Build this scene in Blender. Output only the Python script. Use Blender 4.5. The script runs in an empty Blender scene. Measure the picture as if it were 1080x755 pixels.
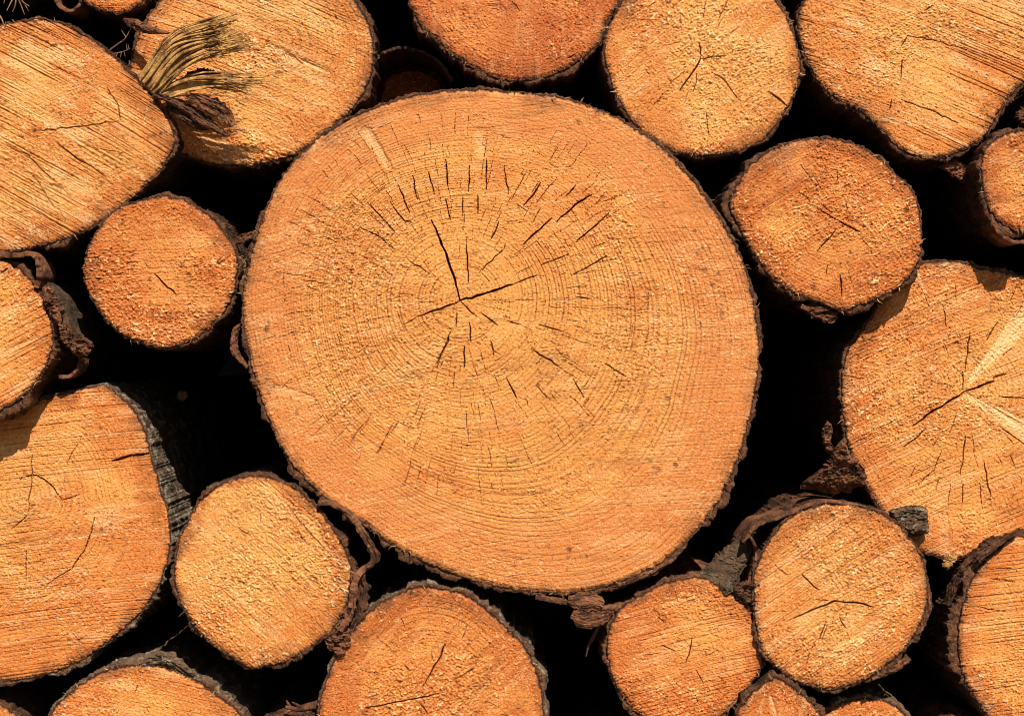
import bpy, math
import numpy as np

# ------------------------------------------------------------------ frame
# one photograph pixel is one millimetre on the plane of the cut faces
D = 2.2                      # camera distance to that plane (m)
ZC = 0.56                    # height of the picture centre above the ground (m)
CELL = 0.70                  # mm between neighbouring vertices on a cut face
rng = np.random.default_rng(11)
f32 = np.float32

scene = bpy.context.scene
COL = scene.collection


def P(px, py, y=0.0):
    """photo pixel -> metres, for something standing y metres behind the face plane"""
    k = (D + y) / D * 0.001
    return ((px - 540.0) * k, y, (377.5 - py) * k + ZC)


# ------------------------------------------------------------------ noise
def _hash(ix, iy, seed):
    h = (ix.astype(np.int64) * 374761393 + iy.astype(np.int64) * 668265263 + seed * 2246822519) & 0xFFFFFFFF
    h = ((h ^ (h >> 13)) * 1274126177) & 0xFFFFFFFF
    h = h ^ (h >> 16)
    return (h & 0xFFFFFF).astype(f32) / f32(0xFFFFFF)


def vn(x, y, seed=0):
    """value noise 0..1"""
    x = np.asarray(x, f32); y = np.asarray(y, f32)
    x, y = np.broadcast_arrays(x, y)
    ix = np.floor(x); iy = np.floor(y)
    fx = x - ix; fy = y - iy
    ix = ix.astype(np.int32); iy = iy.astype(np.int32)
    ux = fx * fx * (3 - 2 * fx); uy = fy * fy * (3 - 2 * fy)
    a = _hash(ix, iy, seed); b = _hash(ix + 1, iy, seed)
    c = _hash(ix, iy + 1, seed); d = _hash(ix + 1, iy + 1, seed)
    return a + (b - a) * ux + (c - a) * uy + (a - b - c + d) * ux * uy


def fbm(x, y, seed=0, octaves=3, gain=0.5):
    s = 0; a = 1.0; t = 0.0
    for o in range(octaves):
        s = s + a * vn(np.asarray(x, f32) * (2.03 ** o) + 17.3 * o, np.asarray(y, f32) * (2.03 ** o) - 9.1 * o, seed + 31 * o)
        t += a; a *= gain
    return s / t


def sst(a, b, x):
    t = np.clip((x - a) / (b - a), 0, 1)
    return t * t * (3 - 2 * t)


# ------------------------------------------------------------------ mesh helpers
def build(name, verts, quads, mat, parent=None, tris=None, ngons=(), attr=None, smooth=True, loc=None):
    """ONE mesh object. verts (n,3) in metres, local to the parent."""
    verts = np.ascontiguousarray(verts, f32)
    quads = np.zeros((0, 4), np.int32) if quads is None else np.asarray(quads, np.int32)
    tris = np.zeros((0, 3), np.int32) if tris is None else np.asarray(tris, np.int32)
    idx = np.concatenate([quads.ravel(), tris.ravel()] + [np.asarray(g, np.int32) for g in ngons]).astype(np.int32)
    sizes = np.concatenate([np.full(len(quads), 4), np.full(len(tris), 3), np.array([len(g) for g in ngons], int)]).astype(np.int32)
    starts = np.concatenate([[0], np.cumsum(sizes)[:-1]]).astype(np.int32)
    me = bpy.data.meshes.new(name)
    me.vertices.add(len(verts)); me.vertices.foreach_set('co', verts.ravel())
    me.loops.add(len(idx)); me.loops.foreach_set('vertex_index', idx)
    me.polygons.add(len(sizes)); me.polygons.foreach_set('loop_start', starts)
    me.update(calc_edges=True)
    me.polygons.foreach_set('use_smooth', np.full(len(sizes), smooth, bool))
    if attr is not None:
        a = me.attributes.new('grain', 'FLOAT_COLOR', 'POINT')
        a.data.foreach_set('color', np.ascontiguousarray(attr, f32).ravel())
    me.validate()
    me.materials.append(mat)
    o = bpy.data.objects.new(name, me)
    COL.objects.link(o)
    if parent is not None:
        o.parent = parent
    if loc is not None:
        o.location = loc
    return o


def tag(o, label, cat, group=None, kind=None):
    if label: o['label'] = label
    if cat: o['category'] = cat
    if group: o['group'] = group
    if kind: o['kind'] = kind
    return o


def empty(name, loc):
    o = bpy.data.objects.new(name, None)
    o.empty_display_size = 0.05
    o.location = loc
    COL.objects.link(o)
    return o


def closed_spline(pts, n=720):
    p = np.asarray(pts, float); m = len(p)
    t = np.linspace(0, m, n, endpoint=False); i = np.floor(t).astype(int); u = (t - i)[:, None]
    p0, p1, p2, p3 = p[(i - 1) % m], p[i % m], p[(i + 1) % m], p[(i + 2) % m]
    return 0.5 * ((2 * p1) + (-p0 + p2) * u + (2 * p0 - 5 * p1 + 4 * p2 - p3) * u ** 2 + (-p0 + 3 * p1 - 3 * p2 + p3) * u ** 3)


def open_spline(pts, n):
    p = np.asarray(pts, float)
    p = np.vstack([2 * p[0] - p[1], p, 2 * p[-1] - p[-2]]); m = len(p) - 3
    t = np.linspace(0, m - 1e-6, n); i = np.floor(t).astype(int); u = (t - i)[:, None]
    p0, p1, p2, p3 = p[i], p[i + 1], p[i + 2], p[i + 3]
    return 0.5 * ((2 * p1) + (-p0 + p2) * u + (2 * p0 - 5 * p1 + 4 * p2 - p3) * u ** 2 + (-p0 + 3 * p1 - 3 * p2 + p3) * u ** 3)


def polar(curve, c):
    d = curve - np.asarray(c)
    a = np.arctan2(d[:, 1], d[:, 0]); r = np.hypot(d[:, 0], d[:, 1])
    o = np.argsort(a); a = a[o]; r = r[o]
    a = np.concatenate([a - 2 * np.pi, a, a + 2 * np.pi]); r = np.concatenate([r, r, r])
    return lambda th: np.interp((np.asarray(th) + np.pi) % (2 * np.pi) - np.pi, a, r)


def disk_grid(N):
    g = np.linspace(-1, 1, N)
    u, v = np.meshgrid(g, g, indexing='ij')
    u = u.ravel(); v = v.ravel()
    big = np.abs(u) > np.abs(v)
    r = np.where(big, u, v)
    with np.errstate(divide='ignore', invalid='ignore'):
        ph = np.where(big, (np.pi / 4) * np.where(big, v / np.where(u == 0, 1, u), 0),
                      np.pi / 2 - (np.pi / 4) * np.where(~big, u / np.where(v == 0, 1, v), 0))
    ph = np.where(r < 0, ph + np.pi, ph); r = np.abs(r)
    ids = np.arange(N * N).reshape(N, N)
    q = np.stack([ids[:-1, :-1], ids[1:, :-1], ids[1:, 1:], ids[:-1, 1:]], -1).reshape(-1, 4)
    rim = np.concatenate([ids[:-1, 0], ids[-1, :-1], ids[:0:-1, -1], ids[0, :0:-1]])
    return r, ph, q, rim


# ------------------------------------------------------------------ materials
def nodes_of(name):
    m = bpy.data.materials.new(name); m.use_nodes = True
    nt = m.node_tree; nt.nodes.clear()
    out = nt.nodes.new('ShaderNodeOutputMaterial')
    b = nt.nodes.new('ShaderNodeBsdfPrincipled')
    nt.links.new(b.outputs[0], out.inputs[0])
    return m, nt, b


def N(nt, kind, **kw):
    n = nt.nodes.new(kind)
    for k, v in kw.items():
        if k.startswith('i_'):
            n.inputs[k[2:]].default_value = v
        else:
            setattr(n, k, v)
    return n


def mix(nt, a, b, fac, mode='MIX'):
    n = nt.nodes.new('ShaderNodeMix'); n.data_type = 'RGBA'; n.blend_type = mode; n.clamp_factor = True
    for s, v in ((n.inputs[6], a), (n.inputs[7], b), (n.inputs[0], fac)):
        if isinstance(v, bpy.types.NodeSocket): nt.links.new(v, s)
        elif isinstance(v, (int, float)): s.default_value = v
        else: s.default_value = (*v, 1)
    return n.outputs[2]


def maprange(nt, v, a, b, c=0.0, d=1.0):
    n = nt.nodes.new('ShaderNodeMapRange'); n.interpolation_type = 'SMOOTHSTEP'
    nt.links.new(v, n.inputs[0])
    for i, x in enumerate((a, b, c, d)): n.inputs[i + 1].default_value = x
    return n.outputs[0]


def noise(nt, vec, scale, detail=3, rough=0.55):
    n = nt.nodes.new('ShaderNodeTexNoise')
    nt.links.new(vec, n.inputs['Vector'])
    n.inputs['Scale'].default_value = scale; n.inputs['Detail'].default_value = detail
    n.inputs['Roughness'].default_value = rough
    return n.outputs['Fac']


def wood_material(name, pale, warm, late, fibre):
    m, nt, b = nodes_of(name)
    at = N(nt, 'ShaderNodeAttribute', attribute_name='grain')
    sep = nt.nodes.new('ShaderNodeSeparateColor'); nt.links.new(at.outputs['Color'], sep.inputs[0])
    tc = nt.nodes.new('ShaderNodeTexCoord')
    ob = tc.outputs['Object']
    big = noise(nt, ob, 14, 4, 0.6)
    fine = noise(nt, ob, 700, 3, 0.7)
    c = mix(nt, pale, warm, sep.outputs[1])
    c = mix(nt, c, warm, maprange(nt, big, 0.5, 0.72, 0, 0.35))
    c = mix(nt, c, late, sep.outputs[0])
    c = mix(nt, c, fibre, sep.outputs[2])
    c = mix(nt, c, (0.20, 0.062, 0.014), maprange(nt, fine, 0.53, 0.74, 0, 0.32))
    c = mix(nt, c, fibre, maprange(nt, fine, 0.30, 0.44, 0.42, 0))
    c = mix(nt, c, (0.045, 0.018, 0.010), at.outputs['Alpha'])
    nt.links.new(c, b.inputs['Base Color'])
    b.inputs['Roughness'].default_value = 0.72
    b.inputs['Specular IOR Level'].default_value = 0.25
    bp = N(nt, 'ShaderNodeBump'); bp.inputs['Strength'].default_value = 0.8; bp.inputs['Distance'].default_value = 0.0009; bp.invert = True
    nt.links.new(fine, bp.inputs['Height']); nt.links.new(bp.outputs[0], b.inputs['Normal'])
    return m


def bark_material(name, dark, mid, light, lichen, lich_amt):
    m, nt, b = nodes_of(name)
    tc = nt.nodes.new('ShaderNodeTexCoord')
    mp = nt.nodes.new('ShaderNodeMapping'); mp.inputs['Scale'].default_value = (1, 0.45, 1)
    nt.links.new(tc.outputs['Object'], mp.inputs['Vector']); v = mp.outputs[0]
    n1 = noise(nt, v, 55, 5, 0.65); n2 = noise(nt, v, 330, 5, 0.75); n3 = noise(nt, v, 90, 5, 0.75)
    c = mix(nt, dark, mid, maprange(nt, n1, 0.38, 0.62))
    c = mix(nt, c, light, maprange(nt, n2, 0.52, 0.72, 0, 0.75))
    c = mix(nt, c, lichen, maprange(nt, n3, 0.62 - 0.22 * lich_amt, 0.70 - 0.15 * lich_amt, 0, min(1, 0.25 + lich_amt)))
    at = N(nt, 'ShaderNodeAttribute', attribute_name='grain')
    sep = nt.nodes.new('ShaderNodeSeparateColor'); nt.links.new(at.outputs['Color'], sep.inputs[0])
    c = mix(nt, c, mix(nt, (0.075, 0.027, 0.012), (0.25, 0.105, 0.045), maprange(nt, n2, 0.42, 0.66)), sep.outputs[0])
    nt.links.new(c, b.inputs['Base Color'])
    b.inputs['Roughness'].default_value = 0.85; b.inputs['Specular IOR Level'].default_value = 0.2
    bp = N(nt, 'ShaderNodeBump'); bp.inputs['Strength'].default_value = 0.9; bp.inputs['Distance'].default_value = 0.0025
    nt.links.new(n2, bp.inputs['Height']); nt.links.new(bp.outputs[0], b.inputs['Normal'])
    return m


def ground_material(name, a, bcol, scale):
    m, nt, b = nodes_of(name)
    tc = nt.nodes.new('ShaderNodeTexCoord')
    n1 = noise(nt, tc.outputs['Object'], scale, 8, 0.65)
    nt.links.new(mix(nt, a, bcol, maprange(nt, n1, 0.35, 0.65)), b.inputs['Base Color'])
    b.inputs['Roughness'].default_value = 0.95
    bp = N(nt, 'ShaderNodeBump'); bp.inputs['Strength'].default_value = 0.8; bp.inputs['Distance'].default_value = 0.02
    nt.links.new(n1, bp.inputs['Height']); nt.links.new(bp.outputs[0], b.inputs['Normal'])
    return m


W_HONEY = wood_material('fresh_cut_wood_honey', (0.75, 0.312, 0.070), (0.63, 0.188, 0.034), (0.28, 0.080, 0.016), (0.95, 0.60, 0.29))
W_ORANGE = wood_material('fresh_cut_wood_orange', (0.73, 0.275, 0.060), (0.54, 0.142, 0.024), (0.25, 0.063, 0.013), (0.93, 0.55, 0.24))
W_STRAW = wood_material('fresh_cut_wood_straw', (0.74, 0.330, 0.083), (0.61, 0.194, 0.036), (0.28, 0.084, 0.018), (0.95, 0.63, 0.31))
W_RED = wood_material('fresh_cut_wood_red', (0.66, 0.215, 0.049), (0.49, 0.115, 0.023), (0.23, 0.055, 0.012), (0.88, 0.48, 0.19))
BARK_LICHEN = bark_material('pale_lichen_bark', (0.05, 0.030, 0.018), (0.13, 0.082, 0.05), (0.27, 0.19, 0.125), (0.38, 0.33, 0.235), 0.55)
BARK_DULL = bark_material('dull_brown_bark', (0.045, 0.026, 0.015), (0.11, 0.064, 0.036), (0.21, 0.13, 0.075), (0.23, 0.20, 0.11), 0.25)
BARK = bark_material('brown_bark', (0.032, 0.014, 0.007), (0.12, 0.050, 0.024), (0.30, 0.155, 0.08), (0.33, 0.29, 0.22), 0.1)
BARK_RED = bark_material('reddish_bark', (0.055, 0.021, 0.010), (0.23, 0.090, 0.042), (0.44, 0.22, 0.12), (0.42, 0.29, 0.19), 0.1)
BARK_GREY = bark_material('lichen_bark', (0.06, 0.034, 0.020), (0.15, 0.088, 0.052), (0.30, 0.20, 0.12), (0.36, 0.30, 0.19), 0.5)
SPLINT = bark_material('torn_fibre_wood', (0.20, 0.085, 0.022), (0.70, 0.38, 0.12), (0.88, 0.60, 0.28), (0.22, 0.13, 0.05), 0.1)
TWIG = bark_material('dry_twig_bark', (0.14, 0.07, 0.035), (0.34, 0.19, 0.09), (0.52, 0.36, 0.19), (0.4, 0.35, 0.2), 0.1)
BACKING = ground_material('dark_backing', (0.020, 0.013, 0.009), (0.045, 0.030, 0.020), 9)
GRASSY = ground_material('forest_ground', (0.045, 0.040, 0.018), (0.10, 0.075, 0.045), 5)

# ------------------------------------------------------------------ logs
GROUP = 'logs stacked in the pile'


def seg_dist(x, z, a, b):
    d = b - a; L2 = max(d @ d, 1e-6)
    t = np.clip(((x - a[0]) * d[0] + (z - a[1]) * d[1]) / L2, 0, 1)
    return np.hypot(x - a[0] - t * d[0], z - a[1] - t * d[1]), t


def carve(x, z, crack_h, crack_a, pts, w, depth, jit, r):
    """press one open crack into the face: pts in mm, w half-width, tapered to both ends"""
    p = np.asarray(pts, float)
    n = max(3, int(np.sum(np.hypot(*np.diff(p, axis=0).T)) / 5))
    s = np.linspace(0, len(p) - 1, n); i = np.minimum(s.astype(int), len(p) - 2); u = (s - i)[:, None]
    q = p[i] * (1 - u) + p[i + 1] * u
    q[1:-1] += r.normal(0, jit, (n - 2, 2))
    lo = q.min(0) - 4; hi = q.max(0) + 4
    sel = np.nonzero((x > lo[0]) & (x < hi[0]) & (z > lo[1]) & (z < hi[1]))[0]
    if not len(sel): return
    xs, zs = x[sel], z[sel]
    best = np.zeros(len(sel))
    for k in range(n - 1):
        d, t = seg_dist(xs, zs, q[k], q[k + 1])
        f = (k + t) / (n - 1)
        ww = w * (0.35 + 0.65 * np.minimum(1, 3.2 * np.minimum(f, 1 - f) + 0.12)) * (0.75 + 0.5 * r.random())
        best = np.maximum(best, np.clip(1.55 - d / np.maximum(ww, 0.1), 0, 1))
    crack_h[sel] = np.maximum(crack_h[sel], best * depth)
    crack_a[sel] = np.maximum(crack_a[sel], best)


def make_log(label, outline, y, mat=None, pith=None, saw=20, saw_amp=0.5, saw_sp=4.5, rough=1.0, ring_sp=5.0, ring=0.5,
             bark=((0, 4),), bark_mat=None, cracks=(), minor=None, pale=(), stains=(), warm=0.35, sap=0.75, seed=1, length=1.35,
             fringe=24, smooth_top=None, cell=None, calm=0.0, bark_k=0.62, blot=1.0, gritty=(), dirt=()):
    mat = mat or W_HONEY; bark_mat = bark_mat or BARK
    r_ = np.random.default_rng(seed)
    k = (D + y) / D
    # outline, mm, z up, about its own centre
    curve = closed_spline(outline)
    c = np.array([(curve[:, 0].min() + curve[:, 0].max()) / 2, (curve[:, 1].min() + curve[:, 1].max()) / 2])
    toL = lambda pts: np.stack([np.asarray(pts, float)[..., 0] - c[0], c[1] - np.asarray(pts, float)[..., 1]], -1) * k
    cl = toL(curve)
    Rf = polar(cl, (0, 0))
    size = max(np.ptp(cl[:, 0]), np.ptp(cl[:, 1]))
    base = P(c[0], c[1], y)
    zmin = cl[:, 1].min() * 0.001
    root = empty('log', (base[0], y, base[2] + zmin))
    tag(root, label, 'log', GROUP)
    up = -zmin                                   # local z of the face centre

    def rim_R(th):
        a = th * size / 2
        return Rf(th) + (vn(np.cos(th) * size / 7, np.sin(th) * size / 7 + 50, seed) - .5) * 2.2 + (vn(np.cos(th) * size / 2.6, np.sin(th) * size / 2.6, seed + 5) - .5) * 1.5

    # ---- the cut face with its relief
    n = int(min(800, size / (cell or CELL)))
    r, ph, q, rim = disk_grid(n)
    R = rim_R(ph)
    x = (np.cos(ph) * r * R).astype(f32); z = (np.sin(ph) * r * R).astype(f32)
    jx = (r_.random(len(x)) - .5).astype(f32) * 0.35 * (r < 0.995); jz = (r_.random(len(x)) - .5).astype(f32) * 0.35 * (r < 0.995)
    x = x + jx; z = z + jz
    pc = toL(np.array(pith if pith else c))
    Rp = polar(cl, pc)
    dx, dz = x - pc[0], z - pc[1]
    rho = np.hypot(dx, dz); th = np.arctan2(dz, dx)
    rimd = (1 - r) * R                           # distance to the rim, mm
    rel = rho / Rp(th)
    meanR = float(np.mean(Rp(np.linspace(-np.pi, np.pi, 90))))
    rr = rho * (1 + (meanR / Rp(th) - 1) * sst(0.1, 0.9, rel)) * (1 + 0.03 * (fbm(np.cos(th) * 2.2, np.sin(th) * 2.2, seed + 3) - .5)) + 1.2 * (fbm(x / 18, z / 18, seed + 4) - .5)
    # growth rings of uneven width
    tab = np.cumsum(0.45 + 1.1 * r_.random(400)); tab = tab / tab[-1] * 400
    phase = np.interp(rr / ring_sp, np.arange(400), tab)
    fr = phase - np.floor(phase)
    strength = 0.35 + 0.65 * _hash(np.floor(phase).astype(np.int32), np.zeros(len(fr), np.int32), seed)
    late = sst(0.52, 0.82, fr) * (1 - sst(0.90, 1.0, fr)) * strength
    ringmask = 0.45 + 0.55 * sst(0.35, 0.65, fbm(x / 75, z / 75, seed + 8))
    # chain-saw lines
    a = math.radians(saw); ca, sa = math.cos(a), math.sin(a)
    t = x * ca + z * sa; s = -x * sa + z * ca
    s = s + 5 * (fbm(t / 160, s / 160, seed + 9, 2) - .5) + 0.00025 * t * t
    b3 = vn(s / (saw_sp * 3.1), t / 300, seed + 12)
    area = 0.30 + 0.70 * sst(0.33, 0.55, fbm(x / 85, z / 85, seed + 14, 2))

    def lines(sp, wd, sd, tl):
        u = s / sp + 0.9 * (vn(s / (sp * 4), t / 220, sd) - .5) * 2
        i_ = np.floor(u); f_ = u - i_
        prof = 1 - sst(0, wd / sp, np.abs(f_ - .5))
        amt = sst(0.15, 0.80, _hash(i_.astype(np.int32), np.zeros(len(u), np.int32), sd + 1))
        return prof * amt * sst(0.18, 0.50, vn(i_ * 5.3, t / tl, sd + 2)) * (0.55 + 0.75 * vn(s / 2, t / 3.5, sd + 3))
    groove = np.minimum(1.3, (lines(saw_sp, 1.0, seed + 110, 60) + 0.6 * lines(saw_sp * 0.62, 0.8, seed + 120, 25)) * area)
    # torn fibre
    tornm = 0.16 + 0.84 * sst(0.42, 0.60, fbm(x / 58, z / 58, seed + 20))
    if smooth_top is not None: tornm = tornm * smooth_top(x, z)
    f1 = vn(t / 3.7, s / 2.7, seed + 21); f2 = vn((x + z) / 2.5, (x - z) / 2.2, seed + 22); f3 = vn(x / 7.5, z / 5.0, seed + 23); f4 = vn((x * .8 + z * .6) / 1.5, (z * .8 - x * .6) / 1.4, seed + 24)
    f5 = vn((x * .5 - z * .87) / 1.75, (z * .5 + x * .87) / 1.5, seed + 70); f6 = vn((x * .31 - z * .95) / 1.55, (z * .31 + x * .95) / 1.9, seed + 71)
    dot = sst(0.76, 0.90, f5) * (0.45 + 0.55 * vn(x / 14, z / 14, seed + 72)); lit = sst(0.83, 0.93, f6) * (0.35 + 0.65 * vn(x / 19, z / 19, seed + 73))
    quiet = 1 - calm * sst(sap - 0.06, sap + 0.10, rel)
    tornm = tornm * quiet
    late = late * (0.7 + 0.3 * quiet)
    gm = 0
    for (gx, gy, gr, amt) in gritty:
        gc = toL(np.array((gx, gy), float)); ge = amt * np.exp(-((x - gc[0]) ** 2 + (z - gc[1]) ** 2) / gr ** 2); tornm = np.maximum(tornm, ge); gm = np.maximum(gm, ge)
    lit = np.clip(lit + gm * sst(0.74, 0.88, f6) * 0.7, 0, 1)
    torn = (np.abs(f1 - .5) * 2) * 1.0 + f2 * 0.85 + f3 * 0.5
    pits = sst(0.62, 0.85, f1) * sst(0.40, 0.65, f3)
    pit2 = sst(0.74, 0.90, vn(t / 2.3, s / 1.7, seed + 27)) * (0.25 + 0.75 * tornm)
    h = 0.78 * rough * tornm * torn - 1.15 * rough * tornm * pits - 2.0 * saw_amp * groove + 0.45 * saw_amp * b3 - 0.8 * min(1, rough) * pit2 * quiet
    h += 0.62 * (f4 - .5) * (0.4 + 0.6 * rough) * (0.5 + 0.5 * tornm) * (0.5 + 0.5 * quiet) + 0.5 * (f2 - .5) - (0.30 + 0.25 * f4) * ring * late * ringmask
    h += 2.2 * (fbm(x / 80, z / 80, seed + 25) - .5)
    # hammered, frayed rim
    edge = 1 - sst(0, 6, rimd)
    h -= edge ** 1.5 * (0.8 + 2.2 * fbm(x / 11, z / 11, seed + 26))
    # cracks
    ch = np.zeros(len(x), f32); cA = np.zeros(len(x), f32)
    for cr in cracks:
        pts, w = cr[0], cr[1]; dep = cr[2] if len(cr) > 2 else 14
        carve(x, z, ch, cA, toL(np.array(pts, float)), w * 0.46, dep * 0.8, 0.5, r_)
    if minor:
        mids = []
        for _ in range(minor['n'] * 4):
            if len(mids) >= minor['n']: break
            rad = math.sqrt(r_.uniform(minor['r'][0] ** 2, minor['r'][1] ** 2)) * meanR; ang = r_.uniform(0, 6.283)
            mp_ = (rad * math.cos(ang), rad * math.sin(ang))
            if any((mp_[0] - q_[0]) ** 2 + (mp_[1] - q_[1]) ** 2 < minor.get('gap', 10) ** 2 for q_ in mids): continue
            mids.append(mp_)
            L = r_.uniform(*minor['len']) * (1 if r_.random() < .75 else 1.7); pts = []; tj = 0
            m = r_.integers(2, 5)
            for j in range(m + 1):
                R0 = rad + (j / m - .5) * L
                pts.append([pc[0] + R0 * math.cos(ang) - tj * math.sin(ang), pc[1] + R0 * math.sin(ang) + tj * math.cos(ang)])
                tj += r_.choice([0, 0, 1]) * r_.normal(0, 1.6)
            if r_.random() < minor.get('tang', 0):
                L = L * .55; pts = [[pc[0] + rad * math.cos(ang + u_ * L / rad), pc[1] + rad * math.sin(ang + u_ * L / rad)] for u_ in (-.5, -.17, .17, .5)]
            wv = r_.uniform(*minor['w'])
            carve(x, z, ch, cA, pts, wv, 1.2 + 7 * wv, 0.35, r_)
    h -= ch
    # face colour: rings, stains and fibre, darker in grooves, pits and cracks
    g = np.zeros((len(x), 4), f32)
    g[:, 0] = np.clip(0.58 * ring * late * ringmask + 0.75 * groove * min(1, saw_amp * 1.5) + 0.45 * pits * tornm * min(1, rough) + 0.40 * pit2 + 0.42 * dot * (0.45 + 0.55 * quiet), 0, 1)
    band = vn(phase / 5.0, th * 1.5, seed + 61) * .6 + vn(phase / 1.7, th * 1.2 + 7, seed + 62) * .4
    st = warm - 0.16 + 0.50 * sst(0.30, 1.0, rel) + 0.75 * min(ring, 0.8) * (band - .5) + blot * (1.7 * (fbm(x / 46, z / 46, seed + 30) - .5) + 0.9 * (fbm(x / 17, z / 17, seed + 79) - .5)) + 0.9 * min(1, 0.3 + 1.2 * saw_amp) * (fbm(t / 60, s / 8, seed + 31) - .5) + 0.5 * (fbm(x / 9, z / 9, seed + 32) - .5) + 0.36 * sst(sap, sap + 0.12, rel) * (1 - 0.4 * sst(0.93, 0.99, rel))
    for (sx, sy, sr, amt) in stains:
        sc = toL(np.array((sx, sy), float)); st = st + amt * np.exp(-((x - sc[0]) ** 2 + (z - sc[1]) ** 2) / sr ** 2)
    rb = (1 - sst(0.5, 3.0 + 26.0 * sst(0.3, 0.75, fbm(x / 42, z / 42, seed + 63)), rimd))
    g[:, 1] = np.clip(st + 0.8 * rb, 0, 1)
    g[:, 0] = np.clip(g[:, 0] + 0.50 * rb * (0.25 + 0.9 * fbm(x / 3.6, z / 3.1, seed + 64, 2)), 0, 1)
    fl = sst(0.74, 0.86, vn(t / 2.9, s / 1.7, seed + 33)) * (0.3 + 0.7 * sst(0.40, 0.65, fbm(x / 40, z / 40, seed + 34))) * (0.25 + 0.75 * tornm) * min(1, rough)
    h += 0.8 * fl + 0.65 * lit * quiet - 0.9 * dot * (0.4 + 0.6 * quiet)
    pl = 0.95 * fl + 0.7 * lit * (0.4 + 0.6 * quiet) + 0.09 * (1 - quiet) * (0.6 + 0.8 * fbm(x / 34, z / 34, seed + 75)) + 0.30 * min(1, 0.25 + saw_amp) * sst(0.55, 0.75, fbm(t / 40, s / 7, seed + 35))
    for (p0, p1, w0, w1, amt) in pale:
        A, B = toL(np.array(p0, float)), toL(np.array(p1, float))
        d, tt = seg_dist(x, z, A, B)
        ww = w0 + (w1 - w0) * tt
        e_ = d / ww + 0.55 * (fbm(x / 9, z / 9, seed + 68) - .5)
        pl = np.maximum(pl, amt * (1 - sst(0.15, 1.0, e_)) * (0.5 + 0.7 * vn(rho / 26, th * 40, seed + 36)))
        h -= 1.6 * (1 - sst(0.5, 1.0, e_)) * vn(rho / 30, th * 30, seed + 69)
    g[:, 2] = np.clip(pl, 0, 1)
    spk = sst(0.84, 0.91, vn(x / 3.6, z / 3.0, seed + 40)) * sst(0.48, 0.70, fbm(x / 45, z / 45, seed + 41))
    rimdark = (1 - sst(0.4, 2.0, rimd + 2.6 * (fbm(x / 7, z / 7, seed + 42) - .45)))
    grime = 0.30 * rb * sst(0.38, 0.68, fbm(x / 16, z / 16, seed + 74, 4)) + 0.55 * (1 - sst(1, 9 * sst(0.45, 0.75, fbm(x / 24, z / 24, seed + 76)) + 1.1, rimd)) * fbm(x / 3.5, z / 3.5, seed + 77, 2) + 0.24 * sst(0.55, 0.78, fbm(t / 55, s / 6, seed + 65)) * (0.4 + 0.9 * vn(x / 2.6, z / 2.6, seed + 66)) * sst(0.45, 0.65, fbm(x / 60, z / 60, seed + 67))
    g[:, 3] = np.clip(np.maximum(np.maximum(0.42 * cA, 0.5 * spk), 0.85 * rimdark) + grime, 0, 1)
    V = np.stack([x * .001, -h * .001, z * .001 + up], -1)
    for (qx, qy, qr, amt) in dirt:
        qc = toL(np.array((qx, qy), float)); e_ = np.hypot(x - qc[0], z - qc[1]) / qr + 0.9 * (fbm(x / 2.6, z / 2.6, seed + 78) - .5)
        g[:, 3] = np.maximum(g[:, 3], amt * (1 - sst(0.35, 1.0, e_)))
    # sides and back of the wood under the bark
    m = len(rim); nv = len(V)
    bw = V[rim].copy(); bw[:, 1] = 0.004
    b2_ = bw.copy(); b2_[:, 1] = length
    gi = np.zeros((m, 4), f32); gi[:, 1] = 1; gi[:, 3] = 0.7
    V = np.vstack([V, bw, b2_]); g = np.vstack([g, gi, gi])
    i0 = np.arange(m); i1 = (i0 + 1) % m
    q2 = np.stack([rim[i1], rim[i0], nv + i0, nv + i1], -1)
    q3 = np.stack([nv + i1, nv + i0, nv + m + i0, nv + m + i1], -1)
    build('cut_wood', V, np.vstack([q, q2, q3]), mat, root, ngons=[nv + m + np.arange(m)[::-1]], attr=g, smooth=False)

    # ---- bark sleeve
    nt_ = int(np.clip(size * 3.4, 320, 1500)) if not cell else 200
    tb = np.linspace(-np.pi, np.pi, nt_, endpoint=False)
    bk = sorted(((float(d_) + 180) % 360 - 180, v) for d_, v in bark)
    bd = np.radians([b_[0] for b_ in bk]); bv = np.array([b_[1] for b_ in bk])
    thick = np.interp(tb, np.concatenate([bd - 2 * np.pi, bd, bd + 2 * np.pi]), np.concatenate([bv, bv, bv]))
    cx, cz = np.cos(tb) * size, np.sin(tb) * size
    thick = thick * bark_k * (0.25 + 1.5 * sst(0.25, 0.75, fbm(cx / 38, cz / 38, seed + 50))) + 0.5
    thick = np.maximum(0.4, thick * (0.78 + 0.44 * fbm(cx / 12.7, cz / 10.3, seed + 51, 4, 0.6)))
    frontj = 1.6 + 3.4 * fbm(cx / 16, cz / 16, seed + 52) - 3.0 * sst(0.6, 0.8, fbm(cx / 30, cz / 30, seed + 53))
    ys = np.concatenate([np.linspace(0, 60, 26), np.linspace(68, 260, 26), [330, 480, 700, length * 1000 - 2]])
    Rb = rim_R(tb)
    rows = [(Rb - 1.6, frontj + 3), (Rb + 0.15 * thick, frontj - 0.2), (Rb + 0.6 * thick, frontj - 0.5 * vn(cx / 4, cz / 4, seed + 54))]
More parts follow.
